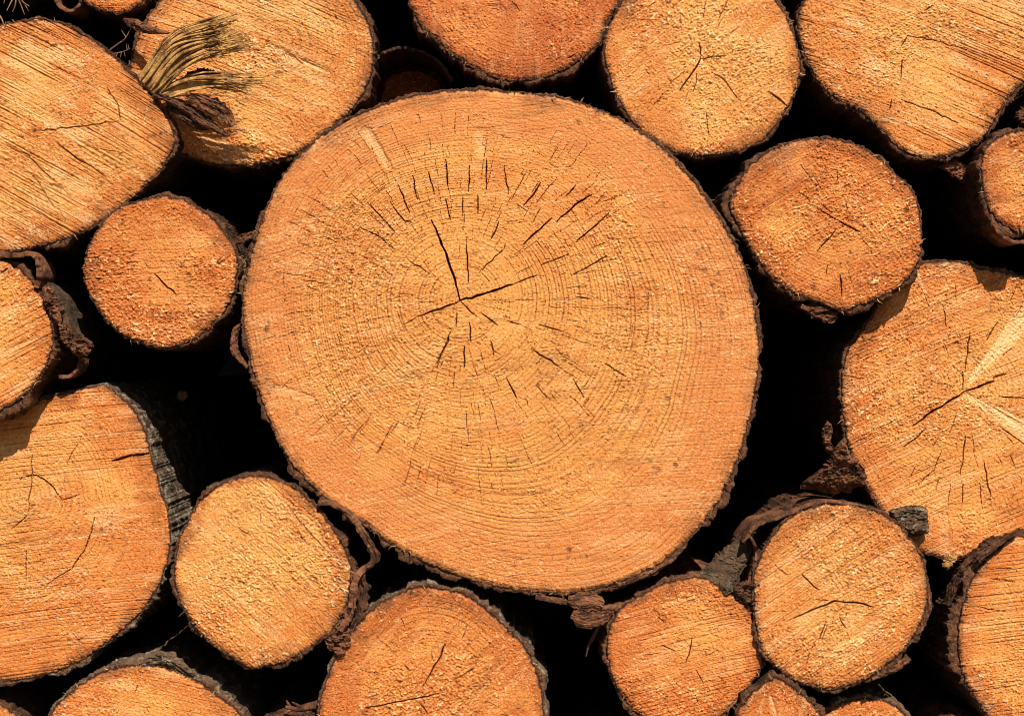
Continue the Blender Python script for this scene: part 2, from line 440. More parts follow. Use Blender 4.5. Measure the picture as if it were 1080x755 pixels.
    for yy in ys:
        plate = fbm(cx / 17 + yy / 27, cz / 15 + yy / 19, seed + 55, 4, 0.6) - .45
        crev = sst(0.56, 0.70, fbm(cx / 14.3 + yy / 55, cz / 11.9 + yy / 37, seed + 56, 4, 0.6))
        fine = fbm(cx / 4.1, cz / 3.7 + yy / 6.0, seed + 57, 2) - .5
        grow = min(1, 0.35 + yy / 9)
        disp = (plate * 5.0 - crev * 1.5) * np.minimum(1.4, (thick + 1.0 * min(1, yy / 30)) / 4.5) + fine * 1.3
        rows.append((Rb + np.maximum(0.35, thick * (0.9 + 0.12 * grow) + disp * grow), frontj + 0.8 + yy))
    VV = np.concatenate([np.stack([np.cos(tb) * ra * .001, ya * .001 * np.ones(nt_), np.sin(tb) * ra * .001 + up], -1) for ra, ya in rows])
    nr = len(rows); I = np.arange(nt_); J = (I + 1) % nt_
    qq = np.concatenate([np.stack([kk * nt_ + I, (kk + 1) * nt_ + I, (kk + 1) * nt_ + J, kk * nt_ + J], -1) for kk in range(nr - 1)])
    inner = np.zeros((nr, nt_, 4), f32)
    inner[0:2, :, 0] = 1.0; inner[2, :, 0] = 0.75 * sst(0.3, 0.6, fbm(cx / 10, cz / 10, seed + 58)); inner[3, :, 0] = 0.25
    build('bark', VV, qq, bark_mat, root, smooth=False, attr=inner.reshape(-1, 4))

    # ---- fibres frayed along the rim by the saw
    if fringe:
        vs, fs = [], []
        for _ in range(fringe):
            aa = r_.uniform(-np.pi, np.pi)
            if sst(0.35, 0.6, fbm(np.array([math.cos(aa) * 3]), np.array([math.sin(aa) * 3]), seed + 60))[0] < r_.random() * 0.8: continue
            R0 = float(rim_R(np.array([aa]))[0]) - r_.uniform(-1.0, 3.0)
            p = np.array([math.cos(aa) * R0, r_.uniform(-1.0, 1.2), math.sin(aa) * R0])
            o2 = aa + r_.normal(0, 0.9); L = r_.uniform(2.5, 8)
            d = np.array([math.cos(o2), r_.uniform(-0.9, 0.2), math.sin(o2)]); d /= np.linalg.norm(d)
            mid = p + d * L * .5 + r_.normal(0, .6, 3); tip = p + d * L + r_.normal(0, 1.0, 3)
            strand(vs, fs, [p, mid, tip], r_.uniform(0.35, 0.9), 0.3, up)
        if vs:
            build('fringe', np.concatenate(vs), np.concatenate(fs), TWIG if seed % 2 else SPLINT, root)['kind'] = 'stuff'
    root['toL'] = 0
    del root['toL']
    return root


def strand(vs, fs, pts, w, flat=0.4, up=0.0, n=6, sides=5, taper=True, endw=0.15):
    """a tapered fibre through pts (mm), appended to vs / fs (metres)"""
    c = open_spline(pts, n)
    tan = np.gradient(c, axis=0); tan /= np.linalg.norm(tan, axis=1)[:, None] + 1e-9
    ref = np.array([0, -1.0, 0.2]); s1 = np.cross(tan, ref); s1 /= np.linalg.norm(s1, axis=1)[:, None] + 1e-9
    s2 = np.cross(tan, s1)
    u = np.linspace(0, 1, n)
    rad = w * (1 - (1 - endw) * u ** 1.4) if taper else w * np.ones(n)
    an = np.linspace(0, 2 * np.pi, sides, endpoint=False)
    ring = c[:, None] + rad[:, None, None] * (np.cos(an)[None, :, None] * s1[:, None] + flat * np.sin(an)[None, :, None] * s2[:, None])
    base = sum(len(v) for v in vs)
    v = ring.reshape(-1, 3) * .001; v[:, 2] += up
    I = np.arange(sides); J = (I + 1) % sides
    f = np.concatenate([np.stack([k_ * sides + I, k_ * sides + J, (k_ + 1) * sides + J, (k_ + 1) * sides + I], -1) for k_ in range(n - 1)])
    caps = np.array([[0, sides - 1, 1, 1]])[:0]
    vs.append(v); fs.append(f + base)


def local(root, pts, y=0.0):
    """photo pixels -> mm in a log's own frame (z measured like make_log's 'up' = 0 at the root)"""
    out = []
    for p in pts:
        yy = y if len(p) < 3 else p[2]
        w = P(p[0], p[1], root.location.y + yy * .001 if root else yy * .001)
        o = root.location if root else (0, 0, 0)
        out.append([(w[0] - o[0]) * 1000, (w[1] - o[1]) * 1000, (w[2] - o[2]) * 1000])
    return np.array(out)


def sheet(name, root, path, y0, depth, thick, mat, seed=1, wave=2.0, rag=6.0, flare=0.0, n=90, m=34, thick_end=None):
    """a curved slab of bark: the path (photo pixels) swept back into the pile, ragged at the front and sides"""
    c3 = local(root, path, 0)[:, [0, 2]]
    c = open_spline(c3, n)
    tan = np.gradient(c, axis=0); tan /= np.linalg.norm(tan, axis=1)[:, None]
    nor = np.stack([-tan[:, 1], tan[:, 0]], -1)
    al = np.concatenate([[0], np.cumsum(np.hypot(*np.diff(c, axis=0).T))])
    front = y0 + rag * (fbm(al / 9, al * 0 + 3, seed, 3) - .5) * 2
    U = np.linspace(0, 1, m) ** 1.5
    th = np.full(n, thick) if thick_end is None else np.linspace(thick, thick_end, n)
    th = th * (0.6 + 0.8 * fbm(al / 14, al * 0 + 9, seed + 1))
    tops, bots = [], []
    for k_, u in enumerate(U):
        yy = front + u * (depth - 0) + 0 * al
        w = wave * (fbm(al / 22, yy / 40, seed + 2) - .5) * 2 + 0.8 * (vn(al / 4, yy / 6, seed + 3) - .5)
        off = flare * u
        rr_ = (fbm(al / 5, yy / 9, seed + 5) - .5) * 1.8
        t2 = th * (0.55 if k_ == 0 else 1.0)
        p = c + nor * (w + off)[:, None]
        tops.append(np.stack([(p + nor * (t2 * .5 + rr_)[:, None])[:, 0], yy, (p + nor * (t2 * .5 + rr_)[:, None])[:, 1]], -1))
        bots.append(np.stack([(p - nor * (t2 * .5)[:, None])[:, 0], yy, (p - nor * (t2 * .5)[:, None])[:, 1]], -1))
    T = np.stack(tops); B = np.stack(bots)
    V = np.concatenate([T.reshape(-1, 3), B.reshape(-1, 3)]) * .001
    ids = np.arange(m * n).reshape(m, n); o = m * n
    qa = np.stack([ids[:-1, :-1], ids[:-1, 1:], ids[1:, 1:], ids[1:, :-1]], -1).reshape(-1, 4)
    qb = qa[:, ::-1] + o
    ed = np.concatenate([ids[0, :], ids[1:, -1], ids[-1, -2::-1], ids[-2:0:-1, 0]])
    e2 = np.roll(ed, -1)
    qe = np.stack([e2, ed, ed + o, e2 + o], -1)
    return build(name, V, np.vstack([qa, qb, qe]), mat, root, smooth=False)


def chip(name, root, outline, y0, thick, mat, seed=1, relief=3.0, tilt=(0, 0), N_=96, rag=1.8):
    """a loose flake of bark: outline in photo pixels, y0 mm (front), thick mm; tilt moves y per mm of x and z.
    With no root the flake becomes a top-level thing whose origin sits at its lowest point."""
    curve = closed_spline(outline, 360)
    pm = local(root, [tuple(p) for p in curve], y0)
    lo = None
    cx, cz = (pm[:, 0].min() + pm[:, 0].max()) / 2, (pm[:, 2].min() + pm[:, 2].max()) / 2
    rel = pm[:, [0, 2]] - (cx, cz)
    Rf = polar(rel, (0, 0))
    r, ph, q, rim = disk_grid(N_)
    R = Rf(ph) + rag * (vn(np.cos(ph) * 9, np.sin(ph) * 9, seed) - .5) * 2
    x = np.cos(ph) * r * R; z = np.sin(ph) * r * R
    lay = fbm(x / 13, z / 8, seed + 1, 4, 0.6) * 5; lay = np.floor(lay) + sst(0.55, 0.95, lay - np.floor(lay))
    h = relief * (lay - 2.2) * 0.8 + 0.5 * relief * (vn(x / 3, z / 1.6, seed + 2) - .5) + 0.9 * (vn(x / 1.4, z / 1.1, seed + 3) - .5) - thick * 0.45 * sst(0.75, 1, r)
    yb = tilt[0] * x + tilt[1] * z
    F = np.stack([x + cx, y0 + yb - h, z + cz], -1); Bk = np.stack([x + cx, y0 + yb + thick * (1 - 0.4 * sst(0.75, 1, r)) + 0.3 * h, z + cz], -1)
    V = np.concatenate([F, Bk]) * .001; o = len(F)
    r2 = np.roll(rim, -1)
    qq = np.vstack([q, q[:, ::-1] + o, np.stack([r2, rim, rim + o, r2 + o], -1)])
    if root is None:
        org = np.array([cx, y0, V[:, 2].min() * 1000]) * .001
        return build(name, V - org, qq, mat, None, loc=org, smooth=False)
    return build(name, V, qq, mat, root, smooth=False)


def flake(name, root, spine, widths, y0, thick, mat, seed=1, relief=2.5, tilt=(0, 0), n=120, m=26, rag=1.5, y1=None):
    """a long flake of bark: a spine in photo pixels with its width (mm) at each point; y0 -> y1 from its first to its last point"""
    c = open_spline(local(root, spine, 0)[:, [0, 2]], n)
    wd = np.maximum(0.4, open_spline(np.array(widths, float)[:, None], n)[:, 0])
    tan = np.gradient(c, axis=0); tan /= np.linalg.norm(tan, axis=1)[:, None]
    nor = np.stack([-tan[:, 1], tan[:, 0]], -1)
    al = np.concatenate([[0], np.cumsum(np.hypot(*np.diff(c, axis=0).T))])
    v = np.linspace(-1, 1, m)
    A, Vv = np.meshgrid(al, v, indexing='ij')
    side = 1 + rag * 0.25 * (vn(al / 5, al * 0, seed) - .5)[:, None] * np.sign(Vv) + rag * 0.2 * (vn(al / 3, al * 0 + 4, seed + 9) - .5)[:, None]
    off = Vv * wd[:, None] * .5 * side
    p = c[:, None] + nor[:, None] * off[..., None]
    yb = (np.linspace(y0, y0 if y1 is None else y1, n))[:, None] + tilt[0] * (p[..., 0] - c[:, 0].mean()) + tilt[1] * (p[..., 1] - c[:, 1].mean())
    lay = fbm(A / 22, off / 4.5, seed + 1, 4, 0.6) * 5; lay = np.floor(lay) + sst(0.5, 0.95, lay - np.floor(lay))
    h = relief * (lay - 2.2) * 0.8 + 0.5 * relief * (vn(A / 4, off / 1.2, seed + 2) - .5) + 0.7 * (vn(A / 1.5, off / 0.9, seed + 3) - .5) - thick * 0.45 * np.abs(Vv) ** 3
    F = np.stack([p[..., 0], yb - h, p[..., 1]], -1).reshape(-1, 3)
    B = np.stack([p[..., 0], yb + thick * (1 - 0.5 * np.abs(Vv) ** 3), p[..., 1]], -1).reshape(-1, 3)
    V = np.concatenate([F, B]) * .001; o = len(F)
    ids = np.arange(n * m).reshape(n, m)
    q = np.stack([ids[:-1, :-1], ids[1:, :-1], ids[1:, 1:], ids[:-1, 1:]], -1).reshape(-1, 4)
    ed = np.concatenate([ids[0, :], ids[1:, -1], ids[-1, -2::-1], ids[-2:0:-1, 0]]); e2 = np.roll(ed, -1)
    qq = np.vstack([q, q[:, ::-1] + o, np.stack([e2, ed, ed + o, e2 + o], -1)])
    if root is None:
        org = np.array([V[:, 0].mean(), V[:, 1].mean(), V[:, 2].min()])
        return build(name, V - org, qq, mat, None, loc=org, smooth=False)
    return build(name, V, qq, mat, root, smooth=False)


# ---- every log of the pile: outline traced in photo pixels, then built in the round -------------------------------------------------
big = make_log('huge central log, widest of the pile, with a star of cracks round its pith',
    [(490, 95), (540, 97), (590, 103), (640, 119), (690, 149), (730, 190), (765, 240), (788, 290), (799, 345), (800, 385), (793, 430), (780, 480),
     (757, 530), (725, 570), (690, 598), (640, 618), (600, 625), (560, 624), (510, 615), (465, 600), (420, 578), (380, 550), (340, 522), (305, 485),
     (283, 440), (268, 395), (258, 350), (256, 310), (262, 280), (275, 235), (295, 190), (325, 155), (360, 130), (400, 112), (445, 100)],
    -0.018, W_HONEY, pith=(485, 317), saw=8, saw_amp=0.16, saw_sp=4, rough=0.8, ring_sp=4.3, ring=1.6,
    bark=((0, 4), (40, 4), (90, 3), (120, 5), (150, 4), (190, 4), (215, 8), (240, 9), (265, 7), (290, 6), (320, 8), (345, 4)),
    cracks=[([(485, 317), (480, 296), (470, 268), (462, 248), (455, 232)], 1.5, 22), ([(485, 317), (505, 312), (522, 306), (541, 300)], 1.5, 22), ([(541, 300), (560, 293), (566, 290)], 0.8, 9),
            ([(485, 317), (465, 325), (440, 334)], 1.2, 14), ([(440, 334), (426, 342)], 0.7, 7), ([(486, 318), (494, 326), (503, 334)], 0.9, 10),
            ([(507, 330), (517, 337), (525, 343)], 0.9, 9), ([(482, 330), (481, 345)], 0.8, 8), ([(495, 340), (497, 362)], 0.9, 9), ([(475, 350), (470, 365), (461, 384)], 1.0, 10),
            ([(490, 365), (490, 388)], 0.9, 9), ([(518, 360), (521, 376)], 0.7, 7), ([(534, 398), (545, 420)], 1.0, 11), ([(560, 368), (590, 387)], 1.0, 10), ([(535, 338), (548, 342)], 0.7, 7),
            ([(568, 342), (592, 349)], 0.8, 9), ([(494, 298), (493, 278), (492, 252)], 0.9, 11), ([(505, 288), (530, 263)], 0.7, 8), ([(518, 252), (526, 234)], 1.0, 10),
            ([(552, 258), (568, 243), (582, 230)], 1.2, 13), ([(587, 234), (600, 222), (612, 212), (624, 206)], 1.2, 12), ([(607, 256), (625, 240), (642, 225)], 0.9, 10),
            ([(552, 217), (562, 206), (570, 193)], 1.2, 11), ([(596, 208), (607, 196)], 0.9, 9), ([(470, 168), (473, 200)], 1.1, 11), ([(452, 182), (458, 205)], 0.9, 9), ([(532, 175), (536, 205)], 0.8, 8),
            ([(513, 168), (513, 200)], 1.0, 10), ([(495, 175), (494, 203)], 0.9, 9), ([(435, 185), (440, 210)], 0.9, 9), ([(420, 195), (432, 224)], 1.0, 10), ([(488, 208), (488, 228)], 0.9, 9),
            ([(504, 206), (504, 226)], 0.9, 9), ([(470, 210), (475, 232)], 0.9, 9), ([(411, 212), (425, 232), (434, 234)], 0.9, 9), ([(388, 214), (416, 244)], 0.9, 9), ([(432, 275), (453, 289)], 0.7, 7),
            ([(603, 290), (625, 278), (640, 270)], 0.8, 8), ([(608, 313), (622, 315)], 0.7, 7), ([(570, 280), (600, 268)], 0.7, 7), ([(380, 240), (400, 250), (415, 262)], 0.8, 8),
            ([(637, 383), (660, 397)], 0.7, 7), ([(605, 400), (616, 420)], 0.7, 7), ([(565, 405), (577, 420)], 0.6, 6)],
    minor=dict(n=430, r=(0.10, 0.76), len=(9, 26), w=(0.05, 0.21), gap=7.5, tang=0.16), warm=0.24, sap=0.72, calm=0.65, blot=0.55, dirt=[(281, 346, 5, .75), (283, 340, 3, .7), (600, 579, 4, .8), (599, 588, 3, .55), (598, 600, 2.5, .5), (712, 490, 4, .7), (716, 484, 2.5, .7), (313, 435, 4, .5), (735, 268, 4, .6), (741, 262, 3, .6), (743, 285, 3.5, .55), (733, 243, 3.5, .6), (752, 300, 4, .6), (757, 288, 3, .6), (748, 262, 3, .5), (762, 330, 3, .5), (700, 215, 3, .45), (610, 128, 4, .5), (600, 136, 3, .4), (750, 345, 2.5, .5), (770, 360, 3, .45), (722, 240, 2.5, .5), (738, 230, 2.5, .5), (764, 312, 2.5, .6), (680, 180, 3, .4)], gritty=[(385, 285, 62, 1.15), (365, 370, 48, 1.0), (420, 400, 45, .8), (690, 350, 50, .6), (740, 300, 45, .7)], seed=101,
    pale=[((386, 140), (410, 176), 9, 5, 0.5), ((506, 142), (508, 160), 9, 8, 0.35), ((284, 408), (330, 420), 8, 3, 0.35)],
    stains=[(600, 578, 11, 0.8), (610, 572, 8, .6), (300, 250, 40, .3), (281, 346, 5, 1.5), (735, 300, 60, .35), (720, 230, 50, .3), (585, 160, 40, .4), (360, 480, 45, .3), (770, 400, 40, .3)], fringe=230,
    smooth_top=lambda x, z: 0.12 + 0.88 * np.clip(sst(-20, 60, -x * .8 - z * .55) + sst(70, 150, x + 0.1 * z) * 0.8, 0, 1))

left_top = make_log('large log with coarse slanting saw lines and a torn fibre tuft on its tip',
    [(0, 27), (22, 22), (46, 21), (68, 26), (89, 37), (113, 54), (136, 76), (161, 102), (176, 126), (184, 147), (177, 166), (163, 186), (143, 205), (110, 230),
     (90, 243), (71, 251), (35, 261), (0, 267), (-40, 262), (-80, 235), (-105, 190), (-112, 140), (-95, 90), (-55, 45)],
    -0.012, W_STRAW, pith=(22, 140), saw=-29, saw_amp=0.85, saw_sp=4.2, rough=0.5, ring_sp=6, ring=0.3, bark=((0, 4), (60, 3), (100, 3), (300, 6), (270, 7), (240, 6)),
    cracks=[([(36, 138), (60, 136), (90, 133), (125, 128)], 0.9, 5), ([(127, 127), (125, 112), (113, 92)], 0.6, 5), ([(60, 150), (80, 167), (95, 175)], 1.0, 9), ([(95, 175), (113, 188)], 0.6, 5),
            ([(6, 152), (30, 165), (65, 198)], 0.8, 6), ([(35, 185), (58, 220)], 0.6, 5), ([(100, 156), (130, 162)], 0.6, 4)],
    pale=[((15, 62), (30, 45), 12, 10, 0.4), ((48, 58), (64, 52), 9, 9, 0.4), ((40, 215), (90, 190), 16, 10, 0.25)], dirt=[(36, 137, 4, .75), (162, 143, 5, .6), (170, 141, 3, .6), (156, 146, 3, .5), (5, 108, 3, .5), (17, 119, 2.5, .5)], stains=[(36, 138, 6, 1.2), (160, 142, 8, 1.2), (110, 70, 50, .4)], warm=0.22, seed=202)

top_splinter = make_log('large log with rough torn face right behind the splinter tuft',
    [(383, 14), (393, 44), (391, 80), (374, 111), (352, 134), (327, 153), (300, 166), (270, 174), (232, 174), (205, 168), (183, 156), (158, 135), (143, 105),
     (137, 70), (147, 35), (165, 5), (195, -35), (250, -58), (310, -50), (355, -22)],
    0.022, W_STRAW, pith=(295, 45), saw=-22, saw_amp=0.55, saw_sp=5.5, rough=1.3, ring_sp=6.5, ring=0.9, bark=((0, 6), (320, 7), (270, 5), (180, 4), (90, 3)),
    cracks=[([(262, 84), (284, 80)], 1.0, 8)], pale=[((283, 50), (345, 76), 5, 2, 0.8), ((300, 60), (322, 66), 5, 4, 0.6)], warm=0.35, seed=303)

tiny_top = make_log('small log cut off by the top edge, above the coarse sawn log',
    [(84, -2), (95, 6), (107, 11), (125, 14), (143, 8), (152, -3), (156, -35), (145, -65), (118, -82), (88, -70), (75, -40), (77, -15)],
    0.012, W_ORANGE, saw=0, rough=0.8, bark=((0, 3), (270, 2)), warm=0.4, seed=404, fringe=15)

top_mid = make_log('reddish smooth-faced log behind the top rim of the huge log',
    [(432, -5), (436, 12), (442, 25), (456, 40), (476, 57), (499, 72), (520, 81), (545, 85), (572, 82), (592, 75), (611, 64), (628, 50), (637, 38), (640, 22), (652, 2),
     (652, -40), (632, -75), (590, -98), (540, -104), (490, -92), (450, -60)],
    0.020, W_RED, pith=(548, 5), saw=87, saw_amp=0.25, saw_sp=6, rough=0.7, ring_sp=5, ring=0.8, bark=((270, 6), (300, 7), (230, 5), (200, 6), (90, 4)),
    cracks=[([(540, 2), (548, 12)], 0.7, 5), ([(455, 35), (463, 39)], 0.9, 4), ([(598, 62), (607, 57)], 0.9, 4)], pale=[((520, 5), (530, 12), 8, 6, .3)], warm=0.55, sap=0.8, seed=505)

top_right = make_log('round log with a small forked crack, right of the reddish top log',
    [(640, 35), (648, 18), (660, -4), (690, -28), (735, -38), (780, -30), (812, -6), (831, 21), (841, 50), (844, 72), (840, 95), (828, 118), (808, 144), (790, 156), (772, 161), (740, 164),
     (712, 160), (683, 144), (658, 115), (645, 88), (638, 58)],
    0.008, W_STRAW, pith=(738, 62), saw=40, saw_amp=0.3, saw_sp=4.5, rough=1.0, ring_sp=6, ring=0.35, bark=((0, 5), (315, 4), (270, 3), (200, 4), (180, 3)),
    cracks=[([(737, 45), (739, 62)], 0.9, 9), ([(739, 62), (752, 60), (766, 59)], 1.0, 9), ([(739, 62), (731, 76), (717, 95)], 1.1, 10), ([(750, 76), (764, 85), (778, 104)], 0.7, 6), ([(811, 97), (830, 112)], 1.3, 10)],
    stains=[(670, 40, 40, .4), (690, 120, 30, .3)], warm=0.28, sap=0.82, seed=606, minor=dict(n=16, r=(0.12, 0.7), len=(7, 20), w=(0.06, 0.26), gap=11))

top_corner = make_log('large lobed log with long slanting saw scratches, right of the forked-crack log',
    [(848, 2), (842, 25), (848, 54), (860, 80), (880, 103), (908, 117), (930, 138), (952, 158), (970, 165), (990, 167), (1010, 162), (1039, 143), (1057, 112), (1080, 86),
     (1112, 50), (1125, 0), (1105, -50), (1060, -85), (990, -100), (920, -90), (870, -50)],
    0.004, W_STRAW, pith=(985, 30), saw=-21, saw_amp=0.75, saw_sp=5, rough=0.75, ring_sp=6, ring=0.25, bark=((180, 3), (220, 4), (270, 5), (320, 6)),
    cracks=[([(957, 38), (985, 43), (1020, 53)], 0.7, 6), ([(957, 38), (950, 50)], 0.6, 5), ([(952, 62), (950, 85)], 0.8, 7), ([(940, 105), (938, 116)], 0.8, 6), ([(950, 105), (990, 120), (1010, 130)], 0.9, 6), ([(975, 12), (985, 5)], 0.8, 5)],
    warm=0.35, seed=707, stains=[(880, 60, 40, .45), (920, 110, 40, .4)])

right_mid = make_log('round orange log with bark lifting off its underside, right of the huge log',
    [(770, 215), (779, 193), (792, 175), (812, 160), (839, 149), (866, 146), (899, 151), (928, 168), (953, 191), (967, 211), (972, 236), (972, 260), (966, 282), (952, 300), (928, 314),
     (905, 323), (888, 328), (868, 320), (850, 314), (831, 305), (810, 289), (794, 266), (780, 240)],
    -0.020, W_ORANGE, pith=(882, 228), saw=30, saw_amp=0.22, saw_sp=4, rough=1.1, ring_sp=4.5, ring=0.8, bark=((180, 8), (150, 6), (90, 5), (30, 4), (0, 4), (300, 6), (270, 4), (220, 6)),
    cracks=[([(862, 220), (885, 233)], 0.8, 7), ([(885, 233), (895, 239), (908, 245)], 1.3, 11), ([(882, 242), (874, 252), (862, 265)], 1.0, 9), ([(892, 212), (894, 222)], 0.6, 5), ([(886, 290), (888, 312)], 1.1, 7)],
    dirt=[(956, 222, 4, .75), (960, 228, 3, .6), (838, 225, 2.5, .5), (858, 303, 4, .6), (905, 300, 3, .5), (888, 296, 4, .5)], stains=[(890, 200, 35, .4), (957, 223, 5, 1), (850, 190, 30, .3)], warm=0.42, seed=808, minor=dict(n=14, r=(0.12, 0.7), len=(7, 20), w=(0.06, 0.26), gap=11))

right_edge = make_log('small thick-barked log cut off by the right edge, below the large lobed log',
    [(1080, 138), (1057, 143), (1040, 158), (1035, 182), (1039, 208), (1053, 232), (1080, 245), (1108, 240), (1128, 222), (1137, 192), (1128, 160), (1106, 143)],
    -0.028, W_ORANGE, saw=20, saw_amp=0.2, rough=1.3, bark=((180, 9), (140, 6), (90, 5), (220, 9), (260, 9)), warm=0.4, seed=909, bark_mat=BARK)

right_big = make_log('large log with two pale knot streaks fanning out of its dark three-armed crack',
    [(978, 277), (1010, 276), (1040, 284), (1080, 292), (1120, 315), (1152, 360), (1165, 415), (1155, 480), (1125, 540), (1080, 574), (1045, 586), (1010, 590), (993, 589), (971, 581), (955, 569),
     (935, 545), (919, 521), (906, 496), (896, 472), (890, 443), (888, 404), (894, 372), (907, 352), (930, 318), (957, 289)],
    0.013, W_HONEY, pith=(1017, 412), saw=22, saw_amp=0.35, saw_sp=4, rough=0.9, ring_sp=5, ring=0.8, bark=((180, 3), (120, 3), (90, 4), (250, 3), (210, 4)),
    cracks=[([(1016, 413), (1000, 424), (981, 436), (963, 449)], 1.6, 16), ([(1016, 413), (1035, 407), (1048, 402)], 1.5, 14), ([(1048, 398), (1062, 394)], 1.1, 9), ([(1015, 410), (1015, 392)], 0.7, 7), ([(1018, 390), (1020, 370), (1023, 350)], 1.0, 9),
            ([(977, 451), (967, 461), (953, 471)], 0.9, 8), ([(995, 325), (998, 345)], 0.7, 6), ([(1051, 341), (1041, 358)], 0.7, 6), ([(1053, 418), (1082, 420)], 0.9, 8), ([(1055, 450), (1080, 468)], 0.9, 8),
            ([(1018, 460), (1016, 480), (1013, 502)], 0.9, 8), ([(1038, 486), (1041, 505), (1045, 525)], 0.9, 7), ([(993, 475), (985, 495), (968, 512)], 0.6, 5), ([(1065, 478), (1072, 495)], 0.6, 5), ([(1016, 510), (1015, 530)], 0.6, 5), ([(980, 400), (1005, 408)], 0.5, 4)],
    minor=dict(n=28, r=(0.2, 0.8), len=(8, 22), w=(0.10, 0.30), gap=16), pale=[((1022, 402), (1092, 325), 4, 20, 0.85), ((1020, 418), (1095, 462), 4, 19, 0.8), ((968, 290), (976, 310), 4, 3, .5), ((994, 545), (998, 585), 8, 8, .25)],
    stains=[(915, 400, 45, .35), (1020, 450, 10, .7), (1000, 380, 40, .2)], warm=0.32, seed=1010)

right_low = make_log('mid-sized log with a flat peak-shaped black crack, wedged below the knot-streaked log',
    [(797, 603), (803, 585), (812, 570), (832, 547), (856, 535), (882, 531), (917, 537), (946, 553), (967, 578), (977, 603), (978, 635), (967, 664), (949, 689), (917, 714), (882, 727),
     (856, 724), (828, 711), (808, 692), (799, 668), (795, 630)],
    -0.018, W_STRAW, pith=(881, 634), saw=33, saw_amp=0.35, saw_sp=5, rough=0.85, ring_sp=5, ring=0.4, bark=((0, 5), (330, 7), (300, 7), (270, 4), (180, 4), (150, 5), (90, 3)),
    cracks=[([(837, 652), (858, 643), (879, 634), (885, 634)], 1.4, 14), ([(885, 634), (905, 636), (922, 640)], 1.3, 12), ([(846, 606), (856, 615), (864, 622)], 1.1, 8), ([(871, 655), (864, 674)], 0.7, 6), ([(885, 650), (892, 662)], 0.8, 7)],
    stains=[(850, 690, 30, .3)], warm=0.28, seed=1111, minor=dict(n=14, r=(0.12, 0.7), len=(7, 20), w=(0.06, 0.26), gap=11))

low_small = make_log('small log with flaky reddish bark and upward saw marks, under the huge log',
    [(740, 610), (712, 612), (683, 624), (654, 643), (641, 671), (641, 692), (648, 717), (662, 741), (685, 760), (715, 770), (745, 764), (772, 745), (790, 724), (803, 703), (804, 676), (791, 646), (769, 624)],
    -0.010, W_ORANGE, pith=(722, 685), saw=14, saw_amp=0.38, saw_sp=5, rough=0.8, ring_sp=5, ring=0.25, bark=((180, 9), (140, 9), (90, 5), (30, 4), (0, 4), (210, 8), (240, 6)), bark_mat=BARK_RED,
    cracks=[([(730, 672), (727, 690), (723, 700)], 0.8, 6), ([(698, 680), (712, 686)], 0.7, 5), ([(694, 650), (702, 656)], 0.7, 5), ([(742, 692), (758, 684)], 0.5, 4)], stains=[(668, 690, 30, .5), (680, 650, 25, .4)], warm=0.4, seed=1212, minor=dict(n=10, r=(0.12, 0.7), len=(7, 20), w=(0.06, 0.26), gap=11))

tiny_low = make_log('reddish little log with a pale streak, squeezed in at the bottom below the peak-cracked log',
    [(778, 752), (784, 742), (795, 730), (810, 719), (820, 715), (834, 723), (853, 739), (867, 756), (870, 785), (850, 812), (822, 820), (795, 810), (777, 785)],
    -0.024, W_ORANGE, saw=70, saw_amp=0.6, saw_sp=6, rough=0.9, bark=((90, 7), (150, 6), (30, 6)), warm=0.6, pale=[((812, 735), (818, 755), 3, 4, .7)], seed=1313, bark_mat=BARK, fringe=30)

tiny_low_right = make_log('small log of which only the mossy top rim shows, under the peak-cracked log',
    [(872, 752), (882, 744), (895, 739), (912, 737), (932, 740), (950, 749), (966, 775), (966, 805), (945, 835), (912, 845), (880, 833), (860, 800), (862, 770)],
    0.006, W_ORANGE, saw=10, saw_amp=0.5, rough=0.9, bark=((90, 5), (130, 4)), warm=0.5, seed=1414, bark_mat=BARK_GREY, fringe=15)

right_bottom = make_log('log with thick shaggy dark bark and level saw lines, bottom right corner',
    [(1080, 566), (1060, 572), (1038, 593), (1023, 618), (1013, 653), (1011, 685), (1017, 714), (1033, 742), (1060, 775), (1105, 795), (1160, 780), (1195, 730), (1200, 670), (1175, 605), (1130, 570)],
    -0.022, W_HONEY, pith=(1105, 685), saw=6, saw_amp=0.5, saw_sp=4.5, rough=0.7, ring_sp=5, ring=0.4, bark=((180, 10), (140, 11), (110, 7), (90, 4), (220, 10)), bark_mat=BARK,
    cracks=[([(1030, 640), (1060, 645)], 0.6, 5), ([(1045, 610), (1075, 614)], 0.6, 5), ([(1040, 600), (1070, 600)], 0.6, 4)], warm=0.38, seed=1515)

bottom_mid = make_log('log with smooth orange outer band and gritty bright middle, under the huge log',
    [(431, 622), (456, 620), (485, 626), (505, 637), (522, 652), (540, 667), (556, 687), (568, 715), (573, 755), (565, 795), (535, 830), (495, 848), (450, 850), (400, 838), (360, 808), (340, 770), (337, 745), (343, 720),
     (356, 690), (377, 658), (402, 636)],
    -0.014, W_ORANGE, pith=(458, 730), saw=50, saw_amp=0.2, saw_sp=5, rough=1.2, ring_sp=4.5, ring=0.9, bark=((90, 5), (45, 8), (20, 7), (0, 6), (150, 3), (180, 3)), bark_mat=BARK_GREY,
    cracks=[([(470, 678), (465, 692), (446, 723)], 1.2, 11), ([(468, 730), (440, 736), (400, 744), (385, 746)], 1.1, 9), ([(443, 742), (451, 752)], 1.0, 7), ([(478, 716), (500, 704)], 0.7, 5)],
    smooth_top=lambda x, z: 0.2 + 0.8 * (1 - sst(62, 82, np.hypot(x, z + 8))), sap=0.62, warm=0.36, seed=1616, minor=dict(n=18, r=(0.12, 0.7), len=(7, 20), w=(0.06, 0.26), gap=11))

